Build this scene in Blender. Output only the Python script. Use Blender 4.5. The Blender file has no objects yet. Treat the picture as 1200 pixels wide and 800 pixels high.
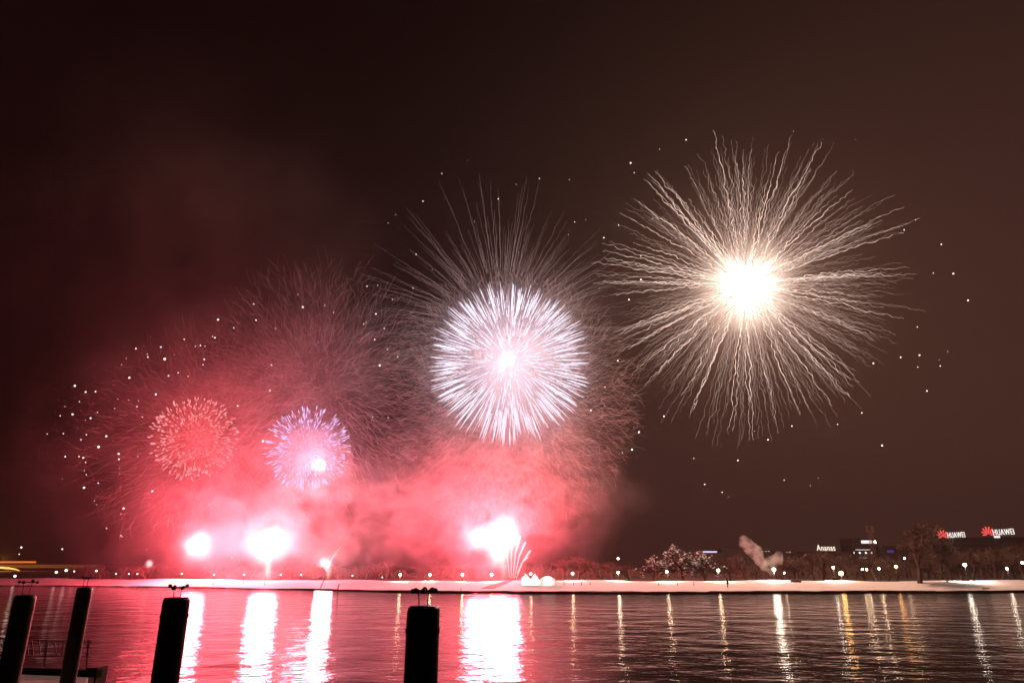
import bpy, bmesh, math, random
from mathutils import Vector, Matrix

# ------------------------------------------------------------------ scene, camera, light
scene = bpy.context.scene
COL = scene.collection
R = math.radians
CAM_H = 6.0
F = 800.0                                    # focal length in photo pixels (photo is 1200 x 800)
PITCH = math.atan(262.0 / F)
ST, CT = math.sin(PITCH), math.cos(PITCH)

cd = bpy.data.cameras.new("camera")
cam = bpy.data.objects.new("camera", cd)
COL.objects.link(cam)
cam.location = (0, 0, CAM_H)
cam.rotation_euler = (R(90) + PITCH, 0, 0)
cd.sensor_width = 36.0
cd.sensor_fit = 'HORIZONTAL'
cd.lens = 24.0
cd.clip_start = 0.1
cd.clip_end = 20000
scene.camera = cam

world = bpy.data.worlds.new("World")
scene.world = world
world.use_nodes = True
wt = world.node_tree
for n in list(wt.nodes):
    wt.nodes.remove(n)
w_out = wt.nodes.new("ShaderNodeOutputWorld")
w_sky = wt.nodes.new("ShaderNodeTexSky")
w_sky.sky_type = 'NISHITA'
w_sky.sun_disc = False
w_sky.sun_elevation = R(-6)
w_sky.sun_rotation = R(200)
w_bg1 = wt.nodes.new("ShaderNodeBackground")
w_bg1.inputs["Strength"].default_value = 0.05
wt.links.new(w_sky.outputs[0], w_bg1.inputs[0])
# low snow cloud lit by the city on the far right bank
w_geo = wt.nodes.new("ShaderNodeTexCoord")
w_dot = wt.nodes.new("ShaderNodeVectorMath"); w_dot.operation = 'DOT_PRODUCT'
d = Vector((0.66, 0.74, 0.10)).normalized()
w_dot.inputs[1].default_value = d
wt.links.new(w_geo.outputs["Generated"], w_dot.inputs[0])
w_map = wt.nodes.new("ShaderNodeMapRange")
w_map.inputs["From Min"].default_value = 0.42
w_map.inputs["From Max"].default_value = 1.0
w_map.inputs["To Min"].default_value = 0.0
w_map.inputs["To Max"].default_value = 1.0
wt.links.new(w_dot.outputs["Value"], w_map.inputs["Value"])
w_bg2 = wt.nodes.new("ShaderNodeBackground")
w_bg2.inputs["Color"].default_value = (1.0, 0.37, 0.27, 1)
w_pow = wt.nodes.new("ShaderNodeMath"); w_pow.operation = 'POWER'
w_pow.inputs[1].default_value = 2.4
wt.links.new(w_map.outputs[0], w_pow.inputs[0])
w_mul = wt.nodes.new("ShaderNodeMath"); w_mul.operation = 'MULTIPLY'
w_mul.inputs[1].default_value = 0.049
wt.links.new(w_pow.outputs[0], w_mul.inputs[0])
wt.links.new(w_mul.outputs[0], w_bg2.inputs["Strength"])
w_add = wt.nodes.new("ShaderNodeAddShader")
wt.links.new(w_bg1.outputs[0], w_add.inputs[0])
wt.links.new(w_bg2.outputs[0], w_add.inputs[1])
wt.links.new(w_add.outputs[0], w_out.inputs["Surface"])

sl = bpy.data.lights.new("skyglow_sun", 'SUN')  # added faint sun, stands in for moonlight and city skyglow
sl.energy = 0.004
sl.angle = R(10)
sl.color = (1, 0.85, 0.75)
so = bpy.data.objects.new("skyglow_sun", sl)
so.rotation_euler = (R(50), 0, R(200))
COL.objects.link(so)

vs = scene.view_settings
vs.view_transform = 'Standard'
vs.look = 'None'
vs.exposure = 0.0
vs.gamma = 1.0
vs.use_curve_mapping = False
scene.render.engine = 'CYCLES'
cy = scene.cycles
cy.use_adaptive_sampling = True
cy.adaptive_threshold = 0.03
cy.use_denoising = True
cy.denoiser = 'OPENIMAGEDENOISE'
cy.max_bounces = 4
cy.diffuse_bounces = 1
cy.glossy_bounces = 2
cy.transmission_bounces = 1
cy.volume_bounces = 1
cy.transparent_max_bounces = 8
cy.caustics_reflective = False
cy.caustics_refractive = False
cy.sample_clamp_indirect = 4.0
cy.volume_step_rate = 3.0
cy.volume_max_steps = 128

# brightness of the fireworks (watts); everything else follows from these
POWER_RED = 1.5e5
POWER_WHITE = 0.65e5
POWER_GOLD = 6.0e5
HAZE_DENSITY = 0.00015


# ------------------------------------------------------------------ geometry helpers
def P(px, py, Y):
    """world point seen at photo pixel (px, py) on the vertical plane Y metres away"""
    u = (px - 600.0) / F
    v = (400.0 - py) / F
    dd = Y / (CT - v * ST)
    return Vector((u * dd, Y, CAM_H + dd * (ST + v * CT)))


def G(px, py, z=0.0):
    u = (px - 600.0) / F
    v = (400.0 - py) / F
    k = (z - CAM_H) / (ST + v * CT)
    return Vector((u * k, k * (CT - v * ST), z))


def tag(o, label=None, cat=None, group=None, kind=None):
    if label: o["label"] = label
    if cat: o["category"] = cat
    if group: o["group"] = group
    if kind: o["kind"] = kind
    return o


def empty(name, loc, rz=0.0):
    o = bpy.data.objects.new(name, None)
    o.empty_display_size = 0.2
    o.location = loc
    o.rotation_euler = (0, 0, rz)
    COL.objects.link(o)
    return o


def mesh_obj(name, verts, faces, mat, parent=None, smooth=False, loc=None):
    me = bpy.data.meshes.new(name)
    me.from_pydata([tuple(v) for v in verts], [], faces)
    me.update()
    if smooth:
        me.polygons.foreach_set("use_smooth", [True] * len(me.polygons))
    if mat: me.materials.append(mat)
    o = bpy.data.objects.new(name, me)
    COL.objects.link(o)
    if loc is not None: o.location = loc
    if parent: o.parent = parent
    return o


def bm_obj(name, bm, mat, parent=None, smooth=False, loc=None):
    me = bpy.data.meshes.new(name)
    bmesh.ops.recalc_face_normals(bm, faces=bm.faces)
    bm.to_mesh(me)
    bm.free()
    if smooth:
        me.polygons.foreach_set("use_smooth", [True] * len(me.polygons))
    if mat: me.materials.append(mat)
    o = bpy.data.objects.new(name, me)
    COL.objects.link(o)
    if loc is not None: o.location = loc
    if parent: o.parent = parent
    return o


def box(bm, c, s, rz=0.0, bevel=0.0):
    m = Matrix.Translation(c) @ Matrix.Rotation(rz, 4, 'Z') @ Matrix.Diagonal((s[0], s[1], s[2], 1))
    r = bmesh.ops.create_cube(bm, size=1.0, matrix=m)
    if bevel > 0:
        es = list({e for v in r['verts'] for e in v.link_edges})
        bmesh.ops.bevel(bm, geom=es, offset=bevel, segments=2, affect='EDGES')


def tube(verts, faces, pts, radii, sides=3, cap=True):
    """append a tapered tube to the vert / face lists"""
    n = len(pts)
    base = len(verts)
    prev = None
    for i in range(n):
        a = pts[max(0, i - 1)]
        b = pts[min(n - 1, i + 1)]
        t = (b - a)
        if t.length < 1e-9: t = Vector((0, 0, 1))
        t.normalize()
        if prev is None:
            up = Vector((0, 0, 1)) if abs(t.z) < 0.9 else Vector((1, 0, 0))
            nx = t.cross(up).normalized()
        else:
            nx = (prev - t * prev.dot(t))
            if nx.length < 1e-6: nx = t.orthogonal()
            nx.normalize()
        prev = nx
        ny = t.cross(nx)
        for k in range(sides):
            an = 2 * math.pi * k / sides
            verts.append(pts[i] + (nx * math.cos(an) + ny * math.sin(an)) * radii[i])
    for i in range(n - 1):
        for k in range(sides):
            k2 = (k + 1) % sides
            faces.append((base + i * sides + k, base + i * sides + k2,
                          base + (i + 1) * sides + k2, base + (i + 1) * sides + k))
    if cap:
        faces.append(tuple(base + k for k in reversed(range(sides))))
        faces.append(tuple(base + (n - 1) * sides + k for k in range(sides)))


def copy_tree(o, parent=None):
    c = o.copy()
    COL.objects.link(c)
    if parent: c.parent = parent
    for ch in list(o.children):
        copy_tree(ch, c)
    return c


def fib_dirs(n, rng, jitter=0.25):
    out = []
    for i in range(n):
        z = 1 - 2 * (i + 0.5) / n
        a = i * 2.399963 + rng.uniform(-jitter, jitter)
        r = math.sqrt(max(0, 1 - z * z))
        v = Vector((r * math.cos(a), r * math.sin(a), z))
        v += Vector((rng.gauss(0, .07), rng.gauss(0, .07), rng.gauss(0, .07)))
        out.append(v.normalized())
    return out


# ------------------------------------------------------------------ materials
def new_mat(name):
    m = bpy.data.materials.new(name)
    m.use_nodes = True
    nt = m.node_tree
    for n in list(nt.nodes):
        nt.nodes.remove(n)
    return m, nt, nt.nodes.new("ShaderNodeOutputMaterial")


def m_pbr(name, col, rough=0.7, var=0.25, scale=3.0, bump=0.0, metal=0.0, bscale=None):
    m, nt, out = new_mat(name)
    b = nt.nodes.new("ShaderNodeBsdfPrincipled")
    b.inputs["Roughness"].default_value = rough
    b.inputs["Metallic"].default_value = metal
    tc = nt.nodes.new("ShaderNodeTexCoord")
    no = nt.nodes.new("ShaderNodeTexNoise")
    no.inputs["Scale"].default_value = scale
    no.inputs["Detail"].default_value = 5
    nt.links.new(tc.outputs["Object"], no.inputs["Vector"])
    mx = nt.nodes.new("ShaderNodeMix")
    mx.data_type = 'RGBA'
    mx.inputs["A"].default_value = tuple(c * (1 - var) for c in col) + (1,)
    mx.inputs["B"].default_value = tuple(min(1, c * (1 + var)) for c in col) + (1,)
    nt.links.new(no.outputs["Fac"], mx.inputs["Factor"])
    nt.links.new(mx.outputs["Result"], b.inputs["Base Color"])
    if bump > 0:
        bp = nt.nodes.new("ShaderNodeBump")
        bp.inputs["Strength"].default_value = 0.8
        bp.inputs["Distance"].default_value = bump
        n2 = no
        if bscale:
            n2 = nt.nodes.new("ShaderNodeTexNoise")
            n2.inputs["Scale"].default_value = bscale
            n2.inputs["Detail"].default_value = 4
            nt.links.new(tc.outputs["Object"], n2.inputs["Vector"])
        nt.links.new(n2.outputs["Fac"], bp.inputs["Height"])
        nt.links.new(bp.outputs[0], b.inputs["Normal"])
    nt.links.new(b.outputs[0], out.inputs["Surface"])
    return m


def m_emit(name, col, strength, sample='NONE'):
    m, nt, out = new_mat(name)
    e = nt.nodes.new("ShaderNodeEmission")
    e.inputs["Color"].default_value = tuple(col) + (1,)
    e.inputs["Strength"].default_value = strength
    nt.links.new(e.outputs[0], out.inputs["Surface"])
    m.cycles.emission_sampling = sample
    return m


def m_thread(name, col, transl=0.5):
    """thin wisp of smoke: scatters the light of the bursts both ways"""
    m, nt, out = new_mat(name)
    a = nt.nodes.new("ShaderNodeBsdfDiffuse"); a.inputs[0].default_value = tuple(col) + (1,)
    b = nt.nodes.new("ShaderNodeBsdfTranslucent"); b.inputs[0].default_value = tuple(col) + (1,)
    mx = nt.nodes.new("ShaderNodeMixShader"); mx.inputs[0].default_value = transl
    nt.links.new(a.outputs[0], mx.inputs[1]); nt.links.new(b.outputs[0], mx.inputs[2])
    nt.links.new(mx.outputs[0], out.inputs["Surface"])
    return m


def m_smoke(name, density, scale=3.0, lo=0.35, hi=0.75, col=(0.85, 0.85, 0.85), edge=0.0, seed=0.0,
            distort=0.0, detail=3.0, vscale=(1, 1, 1), base=0.0, ragged=0.9, lobes=1.9):
    """smoke inside a unit sphere: noise density that fades to nothing at the skin"""
    m, nt, out = new_mat(name)
    tc = nt.nodes.new("ShaderNodeTexCoord")
    ln = nt.nodes.new("ShaderNodeVectorMath"); ln.operation = 'LENGTH'
    nt.links.new(tc.outputs["Object"], ln.inputs[0])
    fo = nt.nodes.new("ShaderNodeMapRange"); fo.interpolation_type = 'SMOOTHSTEP'
    fo.inputs["From Min"].default_value = 0.92; fo.inputs["From Max"].default_value = edge
    # ragged billowing outline: the skin is pushed in and out by large soft lobes
    rg_ = nt.nodes.new("ShaderNodeTexNoise")
    rg_.noise_dimensions = '4D'
    rg_.inputs["W"].default_value = seed
    rg_.inputs["Scale"].default_value = lobes
    rg_.inputs["Detail"].default_value = 2
    nt.links.new(tc.outputs["Object"], rg_.inputs["Vector"])
    ra = nt.nodes.new("ShaderNodeMath"); ra.operation = 'MULTIPLY_ADD'
    nt.links.new(rg_.outputs["Fac"], ra.inputs[0]); ra.inputs[1].default_value = ragged
    nt.links.new(ln.outputs["Value"], ra.inputs[2])
    rb_ = nt.nodes.new("ShaderNodeMath"); rb_.operation = 'SUBTRACT'
    nt.links.new(ra.outputs[0], rb_.inputs[0]); rb_.inputs[1].default_value = ragged * .40
    rc = nt.nodes.new("ShaderNodeMath"); rc.operation = 'MAXIMUM'        # never denser than the skin allows
    nt.links.new(rb_.outputs[0], rc.inputs[0])
    rd = nt.nodes.new("ShaderNodeMath"); rd.operation = 'POWER'; rd.inputs[1].default_value = 6.0
    nt.links.new(ln.outputs["Value"], rd.inputs[0]); nt.links.new(rd.outputs[0], rc.inputs[1])
    nt.links.new(rc.outputs[0], fo.inputs["Value"])
    mp = nt.nodes.new("ShaderNodeMapping")
    mp.inputs["Location"].default_value = (seed, seed * 0.7, seed * 1.3)
    mp.inputs["Scale"].default_value = vscale
    nt.links.new(tc.outputs["Object"], mp.inputs["Vector"])
    no = nt.nodes.new("ShaderNodeTexNoise")
    no.inputs["Scale"].default_value = scale
    no.inputs["Detail"].default_value = detail
    no.inputs["Roughness"].default_value = 0.6
    no.inputs["Distortion"].default_value = distort
    nt.links.new(mp.outputs[0], no.inputs["Vector"])
    mr = nt.nodes.new("ShaderNodeMapRange")
    mr.inputs["From Min"].default_value = lo; mr.inputs["From Max"].default_value = hi
    mr.inputs["To Min"].default_value = base; mr.inputs["To Max"].default_value = 1.0
    nt.links.new(no.outputs["Fac"], mr.inputs["Value"])
    mu = nt.nodes.new("ShaderNodeMath"); mu.operation = 'MULTIPLY'
    nt.links.new(fo.outputs[0], mu.inputs[0]); nt.links.new(mr.outputs[0], mu.inputs[1])
    m2 = nt.nodes.new("ShaderNodeMath"); m2.operation = 'MULTIPLY'
    nt.links.new(mu.outputs[0], m2.inputs[0]); m2.inputs[1].default_value = density
    pv = nt.nodes.new("ShaderNodeVolumePrincipled")
    pv.inputs["Color"].default_value = tuple(col) + (1,)
    nt.links.new(m2.outputs[0], pv.inputs["Density"])
    nt.links.new(pv.outputs[0], out.inputs["Volume"])
    m.cycles.volume_sampling = 'MULTIPLE_IMPORTANCE'
    return m


def m_flash(name, col, strength, edge=0.0, power=3.0, uneven=0.55):
    """burning flash, also the painted bloom halo round it: emission that thins towards its rim"""
    m, nt, out = new_mat(name)
    tc = nt.nodes.new("ShaderNodeTexCoord")
    ln = nt.nodes.new("ShaderNodeVectorMath"); ln.operation = 'LENGTH'
    nt.links.new(tc.outputs["Object"], ln.inputs[0])
    fo = nt.nodes.new("ShaderNodeMapRange"); fo.interpolation_type = 'SMOOTHSTEP'
    fo.inputs["From Min"].default_value = 0.97; fo.inputs["From Max"].default_value = edge
    nt.links.new(ln.outputs["Value"], fo.inputs["Value"])
    pw = nt.nodes.new("ShaderNodeMath"); pw.operation = 'POWER'
    nt.links.new(fo.outputs[0], pw.inputs[0]); pw.inputs[1].default_value = power
    # tongues of fire, ragged halo: the rim of the ball is uneven
    no = nt.nodes.new("ShaderNodeTexNoise"); no.noise_dimensions = '4D'
    no.inputs["W"].default_value = strength * 7.3 + col[1] * 11
    no.inputs["Scale"].default_value = 2.2; no.inputs["Detail"].default_value = 2
    nt.links.new(tc.outputs["Object"], no.inputs["Vector"])
    ma = nt.nodes.new("ShaderNodeMath"); ma.operation = 'MULTIPLY_ADD'; ma.inputs[1].default_value = uneven
    nt.links.new(no.outputs["Fac"], ma.inputs[0]); nt.links.new(ln.outputs["Value"], ma.inputs[2])
    ms = nt.nodes.new("ShaderNodeMath"); ms.operation = 'SUBTRACT'; ms.inputs[1].default_value = uneven * .5
    nt.links.new(ma.outputs[0], ms.inputs[0])
    nt.links.new(ms.outputs[0], fo.inputs["Value"])
    mu = nt.nodes.new("ShaderNodeMath"); mu.operation = 'MULTIPLY'
    nt.links.new(pw.outputs[0], mu.inputs[0]); mu.inputs[1].default_value = strength
    e = nt.nodes.new("ShaderNodeEmission")
    e.inputs["Color"].default_value = tuple(col) + (1,)
    nt.links.new(mu.outputs[0], e.inputs["Strength"])
    nt.links.new(e.outputs[0], out.inputs["Volume"])
    return m


M = {}
M['snow'] = m_pbr("snow", (0.80, 0.80, 0.82), 0.75, 0.06, 0.15, bump=0.5, bscale=0.35)
M['mud'] = m_pbr("bare_path", (0.22, 0.15, 0.12), 0.8, 0.3, 0.6, bump=0.1)
M['park'] = m_pbr("park_ground", (0.06, 0.05, 0.045), 0.9, 0.4, 0.2, bump=0.1)
M['concrete'] = m_pbr("wet_concrete", (0.10, 0.085, 0.08), 0.6, 0.3, 0.8, bump=0.03)
M['pile'] = m_pbr("dark_steel_pile", (0.03, 0.026, 0.025), 0.38, 0.6, 2.5, bump=0.02, bscale=9)
M['iron'] = m_pbr("black_iron", (0.014, 0.012, 0.012), 0.5, 0.3, 8.0)
M['bark'] = m_pbr("bark", (0.13, 0.09, 0.07), 0.9, 0.35, 5.0)
M['canvas'] = m_thread("tent_canvas", (0.80, 0.78, 0.76), 0.55)
M['facade'] = m_pbr("dark_facade", (0.06, 0.05, 0.05), 0.7, 0.3, 0.3)
M['bridge'] = m_pbr("bridge_concrete", (0.35, 0.28, 0.22), 0.8, 0.15, 0.1)
M['coat'] = m_pbr("dark_cloth", (0.03, 0.027, 0.03), 0.9, 0.3, 6.0)
M['skin'] = m_pbr("skin", (0.45, 0.28, 0.22), 0.6, 0.1, 6.0)
M['timber'] = m_pbr("dark_timber", (0.03, 0.024, 0.02), 0.8, 0.4, 3.0)
M['lamp_warm'] = m_emit("lamp_glass_warm", (1.0, 0.70, 0.42), 55.0, 'FRONT')
M['lamp_gold'] = m_emit("lamp_glass_sodium", (1.0, 0.46, 0.12), 30.0, 'FRONT')
M['lamp_white'] = m_emit("lamp_glass_white", (1.0, 0.84, 0.66), 50.0, 'FRONT')
M['lamp_far'] = m_emit("lamp_glass_far", (1.0, 0.86, 0.74), 4.0)
M['sign_white'] = m_emit("lit_letters", (1.0, 0.93, 0.88), 1.1)
M['sign_cream'] = m_emit("lit_letters_cream", (1.0, 0.86, 0.66), 1.25)
M['sign_red'] = m_emit("lit_emblem", (1.0, 0.10, 0.09), 1.1)
M['sign_blue'] = m_emit("lit_strip_blue", (0.62, 0.62, 1.0), 1.2)
M['sign_violet'] = m_emit("lit_strip_violet", (0.16, 0.05, 0.42), 0.6)
M['window'] = m_emit("lit_window", (0.9, 0.95, 0.85), 0.45)
M['window_warm'] = m_emit("lit_window_warm", (1.0, 0.7, 0.5), 0.35)
M['ramp_painted_glow'] = m_emit("ramp_painted_glow", (1.0, 0.55, 0.16), 1.6)  # emission standing in for lamplight under the ramp
M['parapet_glow'] = m_emit("parapet_painted_glow", (1.0, 0.20, 0.03), 0.9)  # emission standing in for sodium lamplight on the parapet
M['gold_trail'] = m_emit("gold_trail", (1.0, 0.74, 0.62), 1.5)
M['gold_dim'] = m_emit("gold_trail_dim", (1.0, 0.70, 0.58), 0.55)
M['white_trail'] = m_emit("white_trail", (0.92, 0.84, 1.0), 1.5)
M['willow'] = m_emit("willow_trail", (0.80, 0.52, 0.50), 0.42)
M['red_star'] = m_emit("red_star", (1.0, 0.33, 0.35), 1.7)
M['red_tail'] = m_emit("red_tail", (1.0, 0.10, 0.10), 0.8)
M['violet_star'] = m_emit("violet_star", (0.72, 0.56, 1.0), 1.5)
M['violet_tail'] = m_emit("violet_tail", (0.85, 0.45, 0.85), 0.75)
M['spark'] = m_emit("white_spark", (1.0, 0.90, 0.84), 2.2)
M['comet'] = m_emit("comet_trail", (1.0, 0.62, 0.66), 1.5)

# water: dark, glossy, combed by small wind waves
m, nt, out = new_mat("river_water")
b = nt.nodes.new("ShaderNodeBsdfPrincipled")
b.inputs["Base Color"].default_value = (0.003, 0.0026, 0.0026, 1)
b.inputs["Roughness"].default_value = 0.045
b.inputs["IOR"].default_value = 1.33
tc = nt.nodes.new("ShaderNodeTexCoord")


def wave(scale, sx, sy, rot, detail):
    mp = nt.nodes.new("ShaderNodeMapping")
    mp.inputs["Scale"].default_value = (sx, sy, 1)
    mp.inputs["Rotation"].default_value = (0, 0, rot)
    nt.links.new(tc.outputs["Object"], mp.inputs["Vector"])
    n = nt.nodes.new("ShaderNodeTexNoise")
    n.inputs["Scale"].default_value = scale
    n.inputs["Detail"].default_value = detail
    nt.links.new(mp.outputs[0], n.inputs["Vector"])
    return n


n1 = wave(1.5, 0.75, 1.0, 0.15, 3)
n2 = wave(4.2, 0.85, 1.0, -0.3, 2)
bp1 = nt.nodes.new("ShaderNodeBump"); bp1.inputs["Distance"].default_value = 0.044; bp1.inputs["Strength"].default_value = 1.0
bp2 = nt.nodes.new("ShaderNodeBump"); bp2.inputs["Distance"].default_value = 0.010; bp2.inputs["Strength"].default_value = 1.0
nt.links.new(n1.outputs["Fac"], bp1.inputs["Height"])
nt.links.new(n2.outputs["Fac"], bp2.inputs["Height"])
n3 = wave(0.22, 0.8, 1.0, 0.3, 3)
bp3 = nt.nodes.new("ShaderNodeBump"); bp3.inputs["Distance"].default_value = 0.24; bp3.inputs["Strength"].default_value = 1.0
nt.links.new(n3.outputs["Fac"], bp3.inputs["Height"])
nt.links.new(bp3.outputs[0], bp1.inputs["Normal"])
nt.links.new(bp1.outputs[0], bp2.inputs["Normal"])
nt.links.new(bp2.outputs[0], b.inputs["Normal"])
nt.links.new(b.outputs[0], out.inputs["Surface"])
M['water'] = m

# ------------------------------------------------------------------ the setting
water = mesh_obj("water", [(-2500, -60, 0), (2500, -60, 0), (2500, 2500, 0), (-2500, 2500, 0)], [(0, 1, 2, 3)], M['water'])
tag(water, kind="structure")

EDGE = [(-1500, 683.5), (-600, 684.5), (0, 686.0), (100, 686.6), (210, 688.2), (300, 689.8), (375, 691.3), (450, 693.2),
        (520, 694.6), (600, 695.0), (800, 695.0), (1000, 694.6), (1200, 693.6), (1700, 692), (2600, 691)]
EP = [G(x, y, 0.0) for x, y in EDGE]
SP = [p.x / p.y for p in EP]


def edge_y(s):
    if s <= SP[0]: return EP[0].y
    for i in range(len(SP) - 1):
        if s <= SP[i + 1]:
            f = (s - SP[i]) / (SP[i + 1] - SP[i])
            return EP[i].y * (1 - f) + EP[i + 1].y * f
    return EP[-1].y


def crest_y(s):
    return max(190.0, edge_y(s) + 16.0)


CR = 1.75


def lip(s):
    """height of the stone lip of the bank: it sinks towards the far left"""
    a, b_ = (150 - 600) / F * .955, (470 - 600) / F * .955
    return 0.10 + 0.32 * max(0.0, min(1.0, (s - a) / (b_ - a)))


def gz(X, Y):
    s = X / Y
    e, c = edge_y(s), crest_y(s)
    if Y < e: return 0.0
    if Y <= c:
        f = (Y - e) / (c - e)
        return lip(s) + CR * (f * f * (3 - 2 * f)) * 0.5 + CR * f * 0.5 + 0.16 * math.sin(X * .31 + Y * .2) * f * (1 - f) * 4 + f * (.14 * math.sin(X * .11) + .10 * math.sin(X * .29 + 1.3))
    return lip(s) + CR + .14 * math.sin(X * .11) + .10 * math.sin(X * .29 + 1.3) - 0.6 * min(1, (Y - c) / 8.0)


rng = random.Random(4)
NS = 360
cols = []
s0, s1 = SP[0], SP[-1]
for i in range(NS + 1):
    s = s0 + (s1 - s0) * i / NS
    e = edge_y(s) + 0.5 * math.sin(i * .43) + 0.7 * math.sin(i * .171 + 2) + rng.uniform(-.25, .25)
    c = crest_y(s)
    cols.append((s, e, c))
# stone edge of the bank
v, f = [], []
for s, e, c in cols:
    for (t, z) in ((-0.05, -1.0), (0.0, lip(s) - .02), (0.55, lip(s) + .02)):
        v.append((s * (e + t), e + t, z + (rng.uniform(-.10, .10) if z > 0 else 0)))
for i in range(NS):
    for k in range(2):
        a = i * 3 + k
        f.append((a, a + 3, a + 4, a + 1))
tag(mesh_obj("quay_edge", v, f, M['concrete']), kind="structure")
# snow slope
v, f = [], []
NT = 14
for s, e, c in cols:
    for k in range(NT + 1):
        y = e + 0.5 + (c + 1.0 - e - 0.5) * k / NT
        z = gz(s * y, y) + (0.03 if k == 0 else 0) + rng.uniform(-.03, .03)
        v.append((s * y, y, z + 0.02))
for i in range(NS):
    for k in range(NT):
        a = i * (NT + 1) + k
        f.append((a, a + NT + 1, a + NT + 2, a + 1))
tag(mesh_obj("snow_bank", v, f, M['snow'], smooth=True), kind="structure")
# park ground beyond the crest, out to the horizon
v, f = [], []
for s, e, c in cols:
    for y in (c + 0.8, c + 9, c + 80, 900, 6000):
        v.append((s * y, y, gz(s * y, y) - 0.03))
for i in range(NS):
    for k in range(4):
        a = i * 5 + k
        f.append((a, a + 5, a + 6, a + 1))
tag(mesh_obj("park_ground", v, f, M['park'], smooth=True), kind="structure")

# bare brown track crossing the snow below the launch place
v, f = [], []
NP = 12
for k in range(NP + 1):
    t = k / NP
    px = 597 + (572 - 597) * t
    for sgn in (-1, 1):
        s = (px + sgn * (4.5 + 3.5 * t) - 600) / 800.0 * 0.955
        e, c = edge_y(s), crest_y(s)
        y = c - 2 + (e + 6 - c + 2) * t
        v.append((s * y, y, gz(s * y, y) + 0.09))
for k in range(NP):
    a = k * 2
    f.append((a, a + 1, a + 3, a + 2))
tag(mesh_obj("path", v, f, M['mud'], smooth=True), kind="structure")


# ------------------------------------------------------------------ lamps
def point_light(name, loc, energy, col, radius, parent=None):
    l = bpy.data.lights.new(name, 'POINT')
    l.energy = energy
    l.color = col
    l.shadow_soft_size = radius
    o = bpy.data.objects.new(name, l)
    COL.objects.link(o)
    o.location = loc
    if parent: o.parent = parent
    return o


def street_lamp(px, py, Y, kind, label, size=0.26, watt=0.0, group="promenade street lamps"):
    size *= 1.15
    head = P(px, py, Y)
    base_z = gz(head.x, Y) - 0.05
    h = head.z - base_z
    root = empty("street_lamp", (head.x, Y, base_z))
    tag(root, label, "street lamp", group)
    v, f = [], []
    tube(v, f, [Vector((0, 0, 0)), Vector((0, 0, .35)), Vector((0, 0, .4)), Vector((0, 0, h - size * .8))],
         [.12, .11, .07, .05], 6)
    mesh_obj("post", v, f, M['iron'], root)
    bm = bmesh.new()
    bmesh.ops.create_icosphere(bm, subdivisions=2, radius=size)
    for q in bm.verts:
        q.co.z *= 0.9
    bm_obj("globe", bm, M[kind], root, True, (0, 0, h))
    bm = bmesh.new()
    bmesh.ops.create_cone(bm, cap_ends=True, segments=10, radius1=size * .6, radius2=size * .2, depth=size * .25)
    bm_obj("cap", bm, M['iron'], root, False, (0, 0, h + size * .98))
    if watt > 0:
        c = {'lamp_warm': (1.0, .68, .40), 'lamp_gold': (1.0, .45, .12), 'lamp_white': (1.0, .86, .75)}[kind]
        l = bpy.data.lights.new("lamp_light", 'SPOT')
        l.energy = watt; l.color = c; l.shadow_soft_size = .25
        l.spot_size = R(164); l.spot_blend = .9
        lo = bpy.data.objects.new("lamp_light", l)
        COL.objects.link(lo); lo.parent = root; lo.location = (0, 0, h - size * 1.2)
    return root


LW = 7000
street_lamp(469, 673, 188, 'lamp_warm', "warm street lamp on the snow just left of the foreground post with a knob ring", watt=LW * .5)
street_lamp(504, 673, 188, 'lamp_warm', "warm street lamp just right of the knob ring on the middle post", watt=LW * .4)
street_lamp(542, 673, 188, 'lamp_warm', "warm street lamp left of the big red launch flare", watt=LW * .4)
street_lamp(576, 673, 188, 'lamp_warm', "warm street lamp nearest the left foot of the comet fountain", watt=LW * .4)
street_lamp(622, 672, 188, 'lamp_warm', "warm street lamp showing above the two peaked white tents", size=.22)
street_lamp(671, 671.5, 188, 'lamp_warm', "warm street lamp in front of the red lit bare trees right of the tents", watt=LW * .7)
street_lamp(724.5, 670.5, 188, 'lamp_warm', "warm street lamp just left of the snowy round trees", watt=LW * 1.2)
street_lamp(724.5, 654, 225, 'lamp_white', "tall white street lamp rising above the lamp left of the snowy trees", size=.24)
street_lamp(781.5, 669.5, 188, 'lamp_warm', "warm street lamp in front of the snowy round trees", watt=LW * 1.2)
street_lamp(841.5, 668, 188, 'lamp_warm', "warm street lamp right of the snowy trees, behind the walking person", size=.3, watt=LW * 1.4)
street_lamp(907, 667, 187, 'lamp_white', "white street lamp glowing at the foot of the steam plume", size=.36, watt=LW * 1.6)
street_lamp(919, 671, 188, 'lamp_warm', "small low street lamp just right of the steam plume", size=.16)
street_lamp(976.5, 664.5, 188, 'lamp_white', "pale street lamp beside the orange lantern", size=.24, watt=LW * .7)
street_lamp(985.5, 671.5, 188, 'lamp_gold', "large orange lantern low over the snow, left of the lone bare tree", size=.5, watt=LW * .7)
street_lamp(1010.5, 666.5, 205, 'lamp_warm', "left lamp of the close pair under the lit office windows", size=.22)
street_lamp(1015.5, 667, 205, 'lamp_warm', "right lamp of the close pair under the lit office windows", size=.24)
street_lamp(1030, 666, 204, 'lamp_warm', "single warm street lamp right of the close lamp pair", size=.24, watt=LW * .3)
street_lamp(1050, 663.5, 199, 'lamp_gold', "yellow street lamp shining through the lone bare tree", size=.34, watt=LW * .8)
street_lamp(1060, 654, 212, 'lamp_warm', "high small street lamp above the yellow lamp in the lone bare tree", size=.2)
street_lamp(1130.5, 661.5, 188, 'lamp_white', "bright white street lamp under the left red emblem sign", size=.36, watt=LW * 1.3)
street_lamp(1180, 666, 198, 'lamp_white', "pale street lamp under the right red emblem sign", size=.28, watt=LW * .8)
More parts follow.
